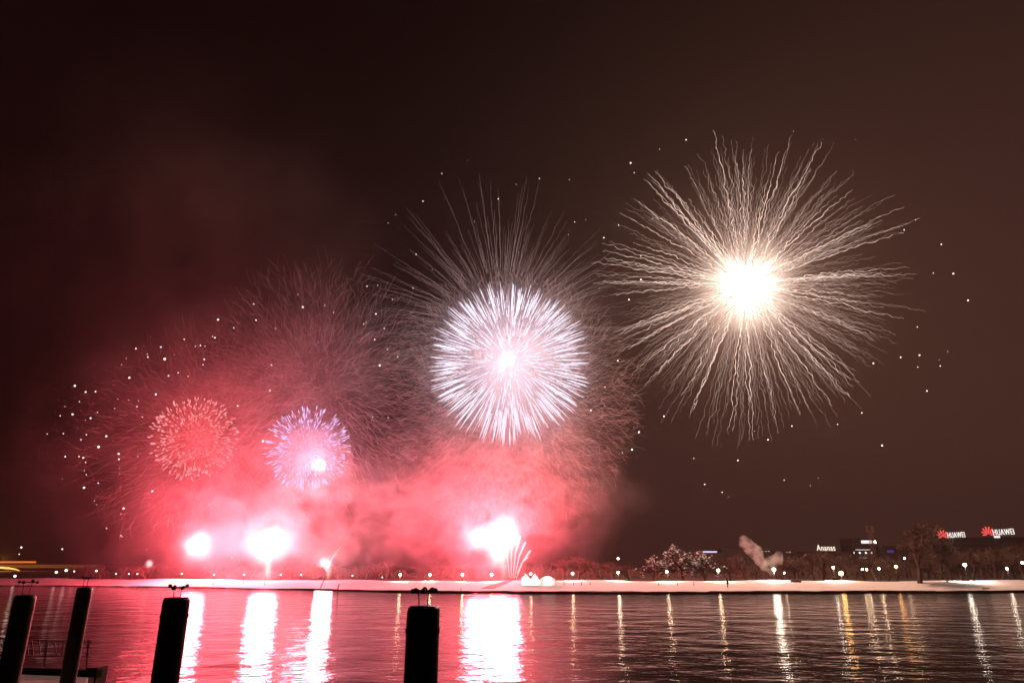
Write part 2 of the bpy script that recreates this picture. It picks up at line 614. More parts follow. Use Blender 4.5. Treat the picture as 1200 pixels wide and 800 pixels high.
street_lamp(1198, 659, 215, 'lamp_white', "white street lamp at the right edge of the photo", size=.3)
for i, (px, py, sz, lab) in enumerate([
        (448, 676, .14, "tiny low street lamp left of the middle post, beside a brighter one"),
        (413, 674, .18, "faint street lamp right of the two leaning shore poles"),
        (353, 673, .2, "street lamp between the big white flare and the small sparkling flare"),
        (329, 673, .2, "street lamp half lost in the glow right under the big white flare"),
        (286, 673, .22, "street lamp in the smoke just left of the big white flare"),
        (251, 673, .2, "street lamp in the smoke right under the left white flare"),
        (213, 672, .2, "street lamp directly above the knob ring of the third post")]):
    street_lamp(px, py, 205, 'lamp_far', lab, size=sz)
for i, (px, py, sz, lab) in enumerate([
        (161, 672, .22, "rightmost lamp of the row of three left of the red smoke"),
        (151, 672, .18, "middle lamp of the row of three left of the red smoke"),
        (136, 672, .18, "leftmost lamp of the row of three left of the red smoke"),
        (113, 668.5, .28, "single lamp just right of the second leaning post"),
        (87, 669, .2, "small dim lamp right of the bright pair under the bridge"),
        (77.5, 668, .36, "brighter and higher lamp of the pair under the bridge"),
        (66, 670.2, .34, "lower lamp of the pair under the bridge"),
        (17.5, 674.6, .34, "pale lamp under the yellow curve of the bridge ramp")]):
    street_lamp(px, py, 240, 'lamp_far', lab, size=sz, group="far shore lamps on the left")

_steam_lamp = [o for o in scene.objects if o.get("label", "").startswith("white street lamp glowing at the foot")][0]
point_light("lamp_light", (0, 0, P(907, 667, 187).z - _steam_lamp.location.z), 650, (1.0, .78, .60), 1.0, _steam_lamp)

# ------------------------------------------------------------------ bridge far on the left
Yb = 640.0
a0, a1 = P(-260, 660.5, Yb), P(118, 661.5, Yb * 1.12)
root = empty("bridge", (a0.x, Yb, 0))
tag(root, "long low bridge with orange lit deck on the far left over the river", "bridge")
v, f = [], []


def beam(v, f, p, q, w, h):
    base = len(v)
    dr = (q - p); dr.z = 0; dr.normalize()
    nx = Vector((-dr.y, dr.x, 0)) * w / 2
    for c in (p, q):
        for (sx, sz) in ((-1, 0), (1, 0), (1, 1), (-1, 1)):
            v.append(c + nx * sx + Vector((0, 0, h * sz)))
    f += [(base, base + 1, base + 2, base + 3), (base + 7, base + 6, base + 5, base + 4)]
    for k in range(4):
        k2 = (k + 1) % 4
        f.append((base + k, base + 4 + k, base + 4 + k2, base + k2))


off = Vector((a0.x, Yb, 0))
beam(v, f, a0 - off + Vector((0, 0, -3.0)), a1 - off + Vector((0, 0, -3.0)), 14, 3.2)
mesh_obj("deck", v, f, M['bridge'], root)
v, f = [], []
beam(v, f, a0 - off + Vector((0, -7.4, .25)), P(48, 659.6, Yb * 1.07) - off + Vector((0, -7.4, .25)), .3, 1.6)
mesh_obj("glowing_parapet", v, f, M['parapet_glow'], root)  # parapet glows by itself in place of lamplight falling on it
v, f = [], []
pts = [P(x, y, 560) - off for x, y in ((-200, 664), (-60, 664.2), (0, 664.6), (10, 665.3), (18, 666.6), (23, 668.2))]
tube(v, f, pts, [.8, .8, .8, .7, .5, .2], 5)
mesh_obj("glowing_ramp", v, f, M['ramp_painted_glow'], root)  # glowing tube painted in where the ramp is lit
v, f = [], []
for k in range(5):
    pnt = a0.lerp(a1, (k + .5) / 5) - off
    vv, ff = [], []
    beam(vv, ff, Vector((pnt.x - 2, pnt.y, -1)), Vector((pnt.x + 2, pnt.y, -1)), 10, pnt.z - 2)
    mesh_obj("pier", vv, ff, M['bridge'], root)
for k in range(2):
    pnt = P(-40 + k * 60, 655, Yb) - off + Vector((0, -16, 0))
    point_light("lamp_light", pnt, 45000, (1, .38, .08), 1.0, root)

# ------------------------------------------------------------------ buildings beyond the park
def building(name, label, px0, px1, ytop, Y, depth, floors=4, mat=None, mast=None):
    a, b_ = P(px0, ytop, Y), P(px1, ytop, Y)
    cx = (a.x + b_.x) / 2
    w = b_.x - a.x
    z0 = gz(cx, Y) - 0.3
    h = a.z - z0
    root = empty(name, (cx, Y, z0))
    tag(root, label, "building")
    bm = bmesh.new()
    box(bm, (0, depth / 2, h / 2), (w, depth, h))
    bm_obj("wall", bm, mat or M['facade'], root)
    bm = bmesh.new()
    box(bm, (0, depth / 2, h + .22), (w + .8, depth + .8, .4))
    bm_obj("roof", bm, M['concrete'], root)
    for k in range(1, floors):
        bm = bmesh.new()
        box(bm, (0, -0.08, h * k / floors), (w, .16, .35))
        bm_obj("floor_band", bm, M['concrete'], root)
    return root, h, w


def lit_panel(root, px, py, pw, ph, Y, mat, name="lit_window"):
    """a lit window on the front wall of the building under root"""
    a = P(px - pw / 2, py - ph / 2, Y - .2); b_ = P(px + pw / 2, py + ph / 2, Y - .2)
    bm = bmesh.new()
    box(bm, ((a + b_) / 2) - root.location, (abs(b_.x - a.x), .16, abs(a.z - b_.z)))
    return bm_obj(name, bm, mat, root)


def text_mesh(txt, height, mat, name, parent, loc, depth=0.25, shear=0.0, bold=0.0):
    cu = bpy.data.curves.new(name, 'FONT')
    cu.body = txt
    cu.size = 1.0
    cu.extrude = depth / height / 2
    cu.space_character = 1.12
    cu.offset = bold
    cu.align_x = 'LEFT'
    o = bpy.data.objects.new(name, cu)
    COL.objects.link(o)
    dg = bpy.context.evaluated_depsgraph_get()
    me = bpy.data.meshes.new_from_object(o.evaluated_get(dg))
    bpy.data.objects.remove(o)
    bpy.data.curves.remove(cu)
    me.name = name
    xs = [q.co.x for q in me.vertices]; ys = [q.co.y for q in me.vertices]
    x0, y0 = min(xs), min(ys)
    sc = height / (max(ys) - y0)
    for q in me.vertices:
        x, y, z = (q.co.x - x0) * sc, (q.co.y - y0) * sc, q.co.z * sc
        q.co = (x, -z, y)
    wid = (max(xs) - x0) * sc
    me.materials.clear(); me.materials.append(mat)
    ob = bpy.data.objects.new(name, me)
    COL.objects.link(ob)
    ob.parent = parent
    ob.location = loc
    return ob, wid


Yo = 420.0
r1, h1, w1 = building("office_block", "dark office block behind the trees under the cream lettered rooftop sign", 938, 996, 646.5, Yo, 18, 4)
lit_panel(r1, 944, 650, 3, 1.2, Yo, M['window_warm'])
r2, h2, w2 = building("office_tower", "dark office tower with a lit white top panel and a row of lit windows", 998, 1026, 631, 430, 16, 6)
lit_panel(r2, 1015.5, 634.6, 13, 3.6, 430, M['sign_white'], "lit_top_panel")
lit_panel(r2, 1025.2, 634.8, 2.2, 2.6, 430, M['lamp_warm'], "lit_lamp")
for x, w_ in ((1000.8, 1.4), (1007.6, 2.6), (1014.8, 2.6), (1021.6, 1.6)):
    lit_panel(r2, x, 647.3, w_, 2.2, 430, M['sign_white'])
lit_panel(r2, 1011, 643.8, 17, 1.2, 430, M['window'])
lit_panel(r2, 1011, 653.3, 9, 1.0, 430, M['window'])
r3, h3, w3 = building("long_block", "long low dark block behind the steam plume with two short runs of lit windows", 846, 934, 643.5, 410, 20, 3)
for x, w_ in ((893, 3), (897.5, 1.8), (901, 2.2), (922, 1.2), (925.5, 2.6)):
    lit_panel(r3, x, 645.6 + (1 if x > 910 else 0), w_, 1.3, 410, M['window_warm'])
lit_panel(r3, 874, 640.5 + 4.5, 3, 1.0, 410, M['window_warm'])
r4, h4, w4 = building("low_hall", "dark hall behind the snowy trees carrying the blue lit strip", 800, 848, 648.5, 400, 18, 2)
r5, h5, w5 = building("sign_block", "wide dark block at the far right carrying both red emblem signs", 1088, 1330, 630, 400, 22, 7)
lit_panel(r5, 1183, 651, 22, .7, 400, M['window_warm'])
lit_panel(r5, 1143, 650, 8, .6, 400, M['window_warm'])
r6, h6, w6 = building("brown_block", "plain dark block behind the lone bare tree with a violet lit strip", 1034, 1076, 640, 425, 18, 4)
lit_panel(r6, 1043.5, 645.6, 8, 2.6, 425, M['sign_violet'], "violet_strip")

# lattice mast beside the tower
mp_ = P(1025.5, 660, 415)
mtop = P(1025.5, 615, 415)
z0 = gz(mp_.x, 415) - .3
root = empty("lattice_mast", (mp_.x, 415, z0))
tag(root, "tall thin lattice mast with a wide head beside the office tower", "mast")
H = mtop.z - z0
v, f = [], []
for sx in (-1, 1):
    for sy in (-1, 1):
        tube(v, f, [Vector((sx * 1.3, sy * 1.3, 0)), Vector((sx * .8, sy * .8, H * .85))], [.2, .14], 4)
n = 16
for k in range(n):
    za, zb = H * .85 * k / n, H * .85 * (k + 1) / n
    wa = 1.3 - .5 * k / n
    sg = 1 if k % 2 else -1
    for sy in (-1, 1):
        tube(v, f, [Vector((sg * wa, sy * wa, za)), Vector((-sg * wa, sy * wa, zb))], [.08, .08], 3)
mesh_obj("lattice", v, f, M['bridge'], root)
bm = bmesh.new()
box(bm, (0, 0, H * .87), (4.6, 2.6, .5)); box(bm, (-1.6, 0, H * .94), (.8, .8, H * .1)); box(bm, (1.5, 0, H * .94), (1.2, .9, H * .09))
bm_obj("mast_head", bm, M['bridge'], root)


# rooftop signs
def frame_under(root, w, drop):
    bm = bmesh.new()
    box(bm, (w / 2, .35, -0.25), (w, .18, .16))
    for k in range(4):
        box(bm, (w * (k + .5) / 4, .35, -0.25 - drop / 2), (.16, .16, drop))
    bm_obj("support_frame", bm, M['iron'], root)


def fan_emblem(root, hgt, mat, cx, cz):
    """eight pointed petals opening upwards like a fan"""
    for k in range(8):
        an = R(-98 + 28 * k)
        v, f = [], []
        L = hgt * (0.52 if k in (0, 7) else 0.62 if k in (1, 6) else .66)
        W = hgt * .062
        pr = [(0.08, 0.0), (.35, .5), (.65, 1.0), (.88, .8), (1.0, .15)]
        left = [Vector((-w * W, 0, t * L)) for t, w in pr]
        right = [Vector((w * W, 0, t * L)) for t, w in reversed(pr)]
        ring = left + right
        rot = Matrix.Rotation(an, 3, 'Y')
        n_ = len(ring)
        for dy in (-.12, .12):
            for q in ring:
                p = rot @ q
                v.append(Vector((p.x + cx, dy, p.z + cz)))
        f.append(tuple(range(n_))); f.append(tuple(reversed(range(n_, 2 * n_))))
        for i in range(n_):
            j = (i + 1) % n_
            f.append((i, i + n_, j + n_, j))
        mesh_obj("petal", v, f, mat, root)


def px_m(Y, py=640):
    return (P(601, py, Y) - P(600, py, Y)).x


k_ = px_m(398)
for (px, py, eh, lw, lh, label) in [
        (1101.5, 632.0, 13.5, 20.5, 6.2, "smaller and lower lit rooftop sign with red fan emblem, the left of two"),
        (1155.0, 629.0, 15.5, 25.0, 6.8, "larger and higher lit rooftop sign with red fan emblem, the right of two")]:
    p0 = P(px, py, 398.5)
    root = empty("rooftop_sign", p0)
    tag(root, label, "sign")
    fan_emblem(root, eh * k_ * .9, M['sign_red'], 4.2 * k_, 3.2 * k_)
    t, wid = text_mesh("HUAWEI", lh * k_, M['sign_white'], "lettering", root, (10.0 * k_, 0, 1.8 * k_), bold=0.0)
    t.scale.x = lw * k_ / wid
    frame_under(root, (11 + lw) * k_, max(.4, p0.z - (r5.location.z + h5) - .2))
    t.rotation_euler.y = R(-3); 
    if lw > 22:
        bm = bmesh.new(); box(bm, (13.5 * k_, 0.0, .3 * k_), (7 * k_, .2, 2.4 * k_))
        bm_obj("lit_plate", bm, M['sign_white'], root)
k_ = px_m(420)
p0 = P(957.5, 645.3, 419)
root = empty("rooftop_sign", p0)
tag(root, "cream lit rooftop sign of plain rounded letters above the dark office block", "sign")
t, wid = text_mesh("Ananas", 6.6 * k_, M['sign_cream'], "lettering", root, (0, 0, 0.2), bold=0.004)
t.scale.x = 21.5 * k_ / wid
frame_under(root, 21 * k_, .6)
k_ = px_m(400)
p0 = P(824, 647.2, 399)
root = empty("rooftop_sign", p0)
tag(root, "thin bluish white lit strip on the roof of the dark hall", "sign")
bm = bmesh.new(); box(bm, (8 * k_, 0, .9 * k_), (16.5 * k_, .3, 1.7 * k_), bevel=.08)
bm_obj("light_strip", bm, M['sign_blue'], root)
bm = bmesh.new(); box(bm, (8.5 * k_, .3, -.3 * k_), (19 * k_, .2, .5 * k_))
bm_obj("support_frame", bm, M['iron'], root)


# ------------------------------------------------------------------ trees
def grow(rng, height, spread, levels, twig):
    tv, tf, cv, cf, tips = [], [], [], [], []

    def branch(p, d_, L, r, lev):
        n = 4
        pts, rad = [p.copy()], [r]
        cur, dd = p.copy(), d_.copy()
        for i in range(n):
            dd = (dd + Vector((rng.gauss(0, .12), rng.gauss(0, .12), rng.gauss(.03, .10)))).normalized()
            cur = cur + dd * L / n
            pts.append(cur.copy()); rad.append(max(twig, r * (1 - .55 * (i + 1) / n)))
        if lev == 0: tube(tv, tf, pts, rad, 6)
        else: tube(cv, cf, pts, rad, 3, cap=False)
        if lev >= 2: tips.extend(pts[2:])
        if lev >= levels: return
        nb = rng.randint(6, 7) if lev == 0 else rng.randint(3, 4)
        for i in range(nb):
            t = rng.uniform(.38, 1.0) if lev == 0 else rng.uniform(.3, 1.0)
            idx = min(n - 1, int(t * n)); q = pts[idx].lerp(pts[idx + 1], t * n - idx if idx < n else 1)
            az = rng.uniform(0, 2 * math.pi)
            tilt = rng.uniform(.35, .95) * spread
            perp = dd.orthogonal().normalized()
            perp = Matrix.Rotation(az, 3, dd) @ perp
            nd = (dd * math.cos(tilt) + perp * math.sin(tilt)).normalized()
            branch(q, nd, L * rng.uniform(.55, .8), rad[idx] * .6, lev + 1)

    branch(Vector((0, 0, 0)), Vector((0, 0, 1)), height * .36, height * .028, 0)
    return tv, tf, cv, cf, tips


def make_tree(name, seed, height, spread=1.0, levels=4, twig=.02, snowy=False, label="", group=None):
    rng = random.Random(seed)
    tv, tf, cv, cf, tips = grow(rng, height, spread, levels, twig)
    root = empty(name, (0, 0, 0))
    tag(root, label, "tree", group)
    mesh_obj("trunk", tv, tf, M['bark'], root)
    cr = mesh_obj("crown", cv, cf, M['bark'], root)
    if snowy:
        v, f = [], []
        for p in tips:
            if rng.random() > .06: continue
            for _ in range(2):
                s_ = rng.uniform(.08, .26)
                c = p + Vector((rng.gauss(0, .3), rng.gauss(0, .3), rng.gauss(.05, .25)))
                b0 = len(v)
                for dx, dy, dz in ((1, 0, 0), (0, 1, 0), (-1, 0, 0), (0, -1, 0), (0, 0, .6), (0, 0, -.25)):
                    v.append(c + Vector((dx * s_ * rng.uniform(.6, 1.5), dy * s_ * rng.uniform(.6, 1.5), dz * s_)))
                for k in range(4):
                    k2 = (k + 1) % 4
                    f.append((b0 + k, b0 + k2, b0 + 4)); f.append((b0 + k2, b0 + k, b0 + 5))
        tag(mesh_obj("snow_load", v, f, M['snow'], cr), kind="stuff")
    return root


def place(o, px, Y, hpx, label=None, rz=0.0, wide=1.0, base_h=10.0):
    """stand tree o (built base_h high) so that it shows about hpx pixels tall"""
    x = (px - 600) / F * (Y * 1.0 + 2) * .955
    base_h = max(q.co.z for ch in o.children if ch.name.startswith("crown") for q in ch.data.vertices)
    s = hpx * px_m(Y, 670) / base_h
    o.location = (x, Y, gz(x, Y) - .1)
    o.scale = (s * wide, s * wide, s)
    o.rotation_euler.z = rz
    if label: o["label"] = label
    return o


protos = [make_tree("bare_tree", 11 + i, 8.8, 1.0 + .1 * i, 4, .022) for i in range(4)]
used = [False] * 4


def bare(kind, px, Y, hpx, label, wide=1.0, group=None):
    if not used[kind]:
        o = protos[kind]; used[kind] = True
    else:
        o = copy_tree(protos[kind])
    place(o, px, Y, hpx, label, rz=px * .37, wide=wide)
    o["category"] = "tree"
    if group: o["group"] = group
    elif "group" in o.keys(): del o["group"]
    return o


place(make_tree("bare_tree", 77, 8.8, 1.25, 5, .03, label="lone tall wide bare tree standing out on the snow at the right"), 1067, 184, 70, rz=.6, wide=1.15)
snow_p = make_tree("snowy_tree", 43, 8.4, .85, 5, .04, True, "smaller round snow laden tree, leftmost of the snowy trees")
place(snow_p, 762, 199, 30, rz=1.0, wide=1.25)
place(copy_tree(snow_p), 797, 202, 41, "tallest snow laden tree behind the street lamp", rz=2.4, wide=1.3)
place(copy_tree(snow_p), 822, 205, 34, "snow laden tree at the right end of the snowy trees", rz=4.0, wide=1.3)
RG = "bare trees glowing red right of the launch"
for i, (px, h, k) in enumerate([(660, 27, 1), (676, 29, 2), (694, 24, 3), (712, 23, 1), (735, 22, 2)]):
    bare(k, px, 212 + 5 * (i % 3), h, "low bare tree lit red behind the posts right of the white tents", wide=1.35, group=RG)
BG = "bare park trees along the right bank"
rt = random.Random(8)
xs = [848, 858, 869, 878, 893, 912, 924, 935, 946, 957, 968, 982, 994, 1005, 1018, 1031, 1043, 1056, 1080, 1093, 1106, 1118,
      1131, 1143, 1156, 1167, 1178, 1190, 1203, 1216]
for i, px in enumerate(xs):
    hpx = rt.uniform(26, 36) + (8 if px > 1080 else 0)
    bare(i % 4, px + rt.uniform(-3, 3), rt.uniform(206, 250), hpx, "leafless park tree in the dark row behind the lamps of the right bank",
         wide=rt.uniform(1.15, 1.5), group=BG)
LG = "bare trees on the left bank"
for i, px in enumerate([125, 150, 178, 205, 255, 300, 345, 400, 432, 455, 490, 520, 548]):
    bare(i % 4, px, rt.uniform(225, 262), rt.uniform(16, 22), "low leafless tree veiled by red smoke on the left bank", wide=1.5, group=LG)
# dark far wood along the horizon
rw = random.Random(77)
v, f = [], []
for i in range(9000):
    px = rw.uniform(95, 1900)
    Y = rw.uniform(262, 380)
    top = 3.2 + 1.6 * math.sin(px * .021) + 1.2 * math.sin(px * .07 + 2) + 0.8 * math.sin(px * .23)
    c = P(px, 670, Y); c.z = gz(c.x, Y) - .2
    p, d_ = c.copy(), Vector((rw.gauss(0, .35), rw.gauss(0, .3), 1)).normalized()
    pts = [p.copy()]
    hh = max(1.2, top * rw.uniform(.5, 1.25))
    for k in range(3):
        d_ = (d_ + Vector((rw.gauss(0, .25), rw.gauss(0, .2), .1))).normalized()
        p = p + d_ * hh / 3
        pts.append(p.copy())
    tube(v, f, pts, [.16, .22, .16, .03], 3, False)
tag(mesh_obj("shrubbery", v, f, M['bark']), "dark mass of winter shrubs closing the park behind the trees", "shrubs", kind="stuff")


# ------------------------------------------------------------------ things on the bank
def on_bank(px, py):
    """point of the snow slope seen at this pixel"""
    best = None
    for i in range(400):
        Y = 140 + i * .25
        q = P(px, py, Y)
        if q.z <= gz(q.x, Y): return Vector((q.x, Y, gz(q.x, Y)))
        best = q
    return best


def pavilion(px, Y, wpx, py_peak, py_eave, label, rounded=False):
    b0 = on_bank(px, 685)
    Y = b0.y
    k = px_m(Y, 680)
    w = wpx * k
    x = b0.x
    z0 = gz(x, Y) - .05
    ze = P(px, py_eave, Y).z - z0
    zp = P(px, py_peak, Y).z - z0
    root = empty("pavilion_tent", (x, Y, z0))
    tag(root, label, "tent", "white tents")
    bm = bmesh.new()
    n = 7
    prof = []
    for i in range(n + 1):
        t = i / n
        hh = ze + (zp - ze) * (math.sin(t * math.pi / 2) ** .8 if rounded else t ** 1.55)
        prof.append(((w / 2) * (1 - t * .97) * 1.04, hh))
    rings = []
    for r_, z in prof:
        rings.append([bm.verts.new((sx * r_, sy * r_, z)) for sx, sy in ((-1, -1), (1, -1), (1, 1), (-1, 1))])
    for a, b_ in zip(rings, rings[1:]):
        for q in range(4):
            bm.faces.new((a[q], a[(q + 1) % 4], b_[(q + 1) % 4], b_[q]))
    bm.faces.new(rings[-1])
    bm_obj("roof", bm, M['canvas'], root)
    point_light("lantern_light", (0, 0, ze * .8), 500, (1.0, .78, .72), .15, root)
    q = w / 2 * .98
    for (ax, ay), (bx, by) in (((-q, -q), (q, -q)), ((q, -q), (q, q)), ((q, q), (-q, q)), ((-q, q), (-q, -q))):
        mesh_obj("side_wall", [(ax, ay, 0), (bx, by, 0), (bx, by, ze + .02), (ax, ay, ze + .02)], [(0, 1, 2, 3)], M['canvas'], root)
    return root


pavilion(616.2, 186, 11.5, 671.8, 678.4, "white peaked tent on the snow, the left of three")
pavilion(627.0, 187.5, 11.0, 671.4, 678.6, "white peaked tent on the snow, the middle of three")
pavilion(642.0, 186.5, 17.5, 674.8, 679.4, "wide low white tent with a rounded roof, right of the peaked pair", True)


def stick(name, px0, py0, px1, py1, r0, r1, label, cat, group=None):
    b0 = on_bank(px0, py0)
    t0 = P(px1, py1, b0.y)
    v, f = [], []
    n = 5
    pts = [Vector((0, 0, -.4)).lerp(t0 - b0, i / n) for i in range(n + 1)]
    tube(v, f, pts, [r0 + (r1 - r0) * i / n for i in range(n + 1)], 7)
    return tag(mesh_obj(name, v, f, M['iron'], loc=b0), label, cat, group)


stick("mooring_pole", 374, 690.5, 380, 678.5, .13, .10, "taller leaning dark pole at the water edge below the small sparkling flare", "pole")
stick("mooring_pole", 395.3, 691, 397.6, 683.5, .14, .12, "shorter leaning dark pole at the water edge, right of the taller one", "pole")
stick("mooring_pole", 310.3, 685, 310.8, 673.5, .08, .06, "thin upright dark pole on the snow under the big white flare", "pole")
stick("mooring_pole", 540.3, 693, 540.2, 688.3, .10, .07, "short thin upright pole on the snow right of the middle post", "pole")
for px, lab in ((661, "first"), (672.2, "second"), (681.3, "third"), (691.5, "fourth")):
    stick("bollard", px, 685.5 if px > 665 else 685, px, 681.2, .09, .08,
          lab + " short dark bollard from the left on the snow crest right of the tents", "bollard", "dark bollards on the snow crest")
for px, lab in ((772, "left"), (794, "middle"), (813, "right")):
    stick("marker_post", px, 686, px, 681, .07, .06, lab + " dark marker post on the snow in front of the snowy trees", "post",
          "marker posts before the snowy trees")


# a person walking on the snow in a dark coat
def person(px, py, label):
    b0 = on_bank(px, py)
    root = empty("person", b0, R(35))
    root["label"] = label; root["category"] = "person"
    J = [(0, 0, .95), (0, .02, 1.2), (0, .03, 1.42), (0, .04, 1.52), (0, .03, 1.62), (0, .02, 1.74),     # 0-5 pelvis .. head top
         (-.10, 0, .90), (-.12, -.14, .50), (-.12, -.06, .08), (-.12, -.22, .03),                   # 6-9 left leg
         (.10, 0, .90), (.12, .10, .50), (.12, .26, .10), (.12, .12, .03),                          # 10-13 right leg
         (-.19, .03, 1.40), (-.27, .06, 1.13), (-.25, -.06, .90), (-.25, -.10, .80),                 # 14-17 left arm
         (.19, .03, 1.40), (.28, -.02, 1.13), (.27, -.14, .92), (.27, -.19, .83)]                    # 18-21 right arm
    E = [(0, 1), (1, 2), (2, 3), (3, 4), (4, 5), (0, 6), (6, 7), (7, 8), (8, 9), (0, 10), (10, 11), (11, 12), (12, 13),
         (2, 14), (14, 15), (15, 16), (16, 17), (2, 18), (18, 19), (19, 20), (20, 21)]
    RAD = [.18, .19, .17, .07, .105, .085, .11, .08, .055, .05, .11, .08, .055, .05, .085, .065, .05, .04, .085, .065, .05, .04]
    me = bpy.data.meshes.new("body")
    me.from_pydata(J, E, [])
    o = bpy.data.objects.new("body", me)
    COL.objects.link(o)
    o.parent = root
    md = o.modifiers.new("skin", 'SKIN')
    for i, q in enumerate(me.skin_vertices[0].data):
        q.radius = (RAD[i], RAD[i]); q.use_root = (i == 0)
    o.modifiers.new("sub", 'SUBSURF').levels = 2
    o.modifiers["sub"].render_levels = 2
    me.materials.append(M['coat'])
    bm = bmesh.new()
    bmesh.ops.create_cone(bm, cap_ends=False, segments=14, radius1=.30, radius2=.20, depth=.62)
    for q in bm.verts: q.co.y *= .8
    bm_obj("coat", bm, M['coat'], root, True, (0, .01, .98))
    bm = bmesh.new()
    bmesh.ops.create_icosphere(bm, subdivisions=2, radius=.125)
    bm_obj("hood", bm, M['coat'], root, True, (0, .04, 1.68))
    root.scale = (1.1, 1.1, 1.08)
    return root


person(853, 688, "person in dark coat walking on the snow right of the snowy trees")


def lump(name, px, py, w, h, label, cat, seed):
    rg = random.Random(seed)
    b0 = on_bank(px, py)
    bm = bmesh.new()
    for k in range(7):
        r_ = bmesh.ops.create_icosphere(bm, subdivisions=2, radius=.5)
        cx = (k / 6 - .5) * w * .8
        sc = rg.uniform(.5, 1.0)
        for q in r_['verts']:
            n_ = 1 + rg.uniform(-.15, .15)
            q.co = Vector((q.co.x * w * .34 * n_ + cx, q.co.y * h * .9 * n_, q.co.z * h * sc * n_ + h * .35 * sc))
    return tag(bm_obj(name, bm, M['bark'], loc=b0), label, cat)


lump("low_shrub", 933, 682, 2.4, .9, "low dark shrub on the snow crest between the steam plume and the orange lantern", "shrub", 3)
lump("driftwood", 1155.5, 690, 1.6, .35, "small dark driftwood heap lying on the snow at the far right", "driftwood", 5)
bench_p = on_bank(980.5, 681.8)
root = empty("park_bench", bench_p)
tag(root, "dark park bench on the snow crest under the orange lantern", "bench")
for nm, c, s in (("seat", (0, 0, .45), (1.7, .42, .06)), ("backrest", (0, .24, .72), (1.7, .06, .42)),
                 ("leg", (-.7, 0, .21), (.08, .4, .42)), ("leg", (.7, 0, .21), (.08, .4, .42))):
    bm = bmesh.new(); box(bm, c, s, bevel=.012); bm_obj(nm, bm, M['timber'], root)

# ------------------------------------------------------------------ foreground: mooring piles with knob rings
def pile(px_top, py_top, wpx, label, ring, rz=0.0):
    Y = 0.62 * F / wpx * 0.985
    t = P(px_top, py_top, Y)
    rad = 0.31
    root = empty("mooring_pile", (t.x, Y, -2.0))
    tag(root, label, "mooring post", "dark mooring posts")
    H = t.z + 2.0
    prof = [(rad * 1.02, 0), (rad, 1.0), (rad, H - .30), (rad, H - .12), (rad * .975, H - .06), (rad * .92, H - .02), (rad * .82, H), (0.02, H + .012)]
    n = 28
    v, f = [], []
    for r_, z in prof:
        for k in range(n):
            a = 2 * math.pi * k / n
            v.append((r_ * math.cos(a), r_ * math.sin(a), z))
    for i in range(len(prof) - 1):
        for k in range(n):
            k2 = (k + 1) % n
            f.append((i * n + k, i * n + k2, (i + 1) * n + k2, (i + 1) * n + k))
    f.append(tuple((len(prof) - 1) * n + k for k in range(n)))
    mesh_obj("shaft", v, f, M['pile'], root, True)
    # collar band near the head
    bm = bmesh.new()
    bmesh.ops.create_cone(bm, cap_ends=False, segments=28, radius1=rad + .012, radius2=rad + .012, depth=.09)
    bm_obj("collar", bm, M['iron'], root, True, (0, 0, H - .42))
    # ring of round knobs on two thin stems
    rr, zr, ks, tilt = ring
    rb = empty("knob_ring", (0, 0, H + .01), rz)
    rb.parent = root
    rg = random.Random(int(px_top))
    for sx in (-.42, .36):
        v, f = [], []
        tube(v, f, [Vector((sx * rr, 0, -.02)), Vector((sx * rr * 1.05, 0, zr * .5)), Vector((sx * rr * 1.25, 0, zr))], [.014, .011, .010], 5)
        mesh_obj("stem", v, f, M['iron'], rb)
    v, f = [], []
    pts = [Vector((rr * math.cos(a), rr * math.sin(a), zr + tilt * math.cos(2 * a))) for a in [2 * math.pi * i / 20 for i in range(21)]]
    tube(v, f, pts, [.012] * 21, 5)
    mesh_obj("hoop", v, f, M['iron'], rb)
    for k in range(ks):
        a = 2 * math.pi * (k + .07) / ks
        bm = bmesh.new()
        bmesh.ops.create_uvsphere(bm, u_segments=12, v_segments=8, radius=rg.uniform(.043, .055))
        for q in bm.verts:
            q.co.z *= .92
        bm_obj("knob", bm, M['iron'], rb, True, (rr * math.cos(a), rr * math.sin(a), zr + tilt * math.cos(2 * a) + rg.uniform(-.02, .03)))
    return root


pile(496.3, 709.5, 35.5, "middle mooring post, broad and nearly upright, topped by a full ring of knobs", (.21, .26, 8, .0))
pile(207.5, 699.5, 27.5, "third mooring post from the left, standing clear of the pontoon with a knob ring", (.19, .23, 6, .015), .3)
pile(99.5, 688, 15.2, "thinnest and farthest mooring post, second from the left behind the pontoon rail", (.19, .40, 6, .0), .2)
pile(30.2, 697, 21.0, "leftmost mooring post beside the snowy pontoon", (.24, .38, 6, .0), .5)

# ------------------------------------------------------------------ foreground pontoon with rail
dz = 1.0
root = empty("pontoon", G(10, 800, dz))
tag(root, "snow covered mooring pontoon with a dark timber edge at the lower left corner", "pontoon")
o0 = root.location.copy()


def gp(px, py, z=dz): return G(px, py, z) - o0


far_l, far_r = gp(-60, 786), gp(110, 793)
near_l, near_r = gp(-140, 850), gp(100, 860)
quad = [far_l, far_r, near_r, near_l]
v = [q.copy() for q in quad] + [q + Vector((0, 0, -.9)) for q in quad]
f = [(0, 1, 2, 3), (7, 6, 5, 4)] + [(k, k + 4, (k + 1) % 4 + 4, (k + 1) % 4) for k in range(4)]
mesh_obj("deck", v, f, M['timber'], root)
c = sum(quad, Vector()) / 4
v = []
for q in quad:
    v.append(c + (q - c) * .93 + Vector((0, 0, .006)))
for q in quad:
    v.append(c + (q - c) * .90 + Vector((0, 0, .07)))
f = [(4, 5, 6, 7)] + [(k, (k + 1) % 4, (k + 1) % 4 + 4, k + 4) for k in range(4)]
mesh_obj("snow_cover", v, f, M['snow'], root)
v, f = [], []
beam(v, f, gp(-60, 785) + Vector((0, .3, -.12)), gp(112, 791) + Vector((0, .3, -.12)), .34, .34)
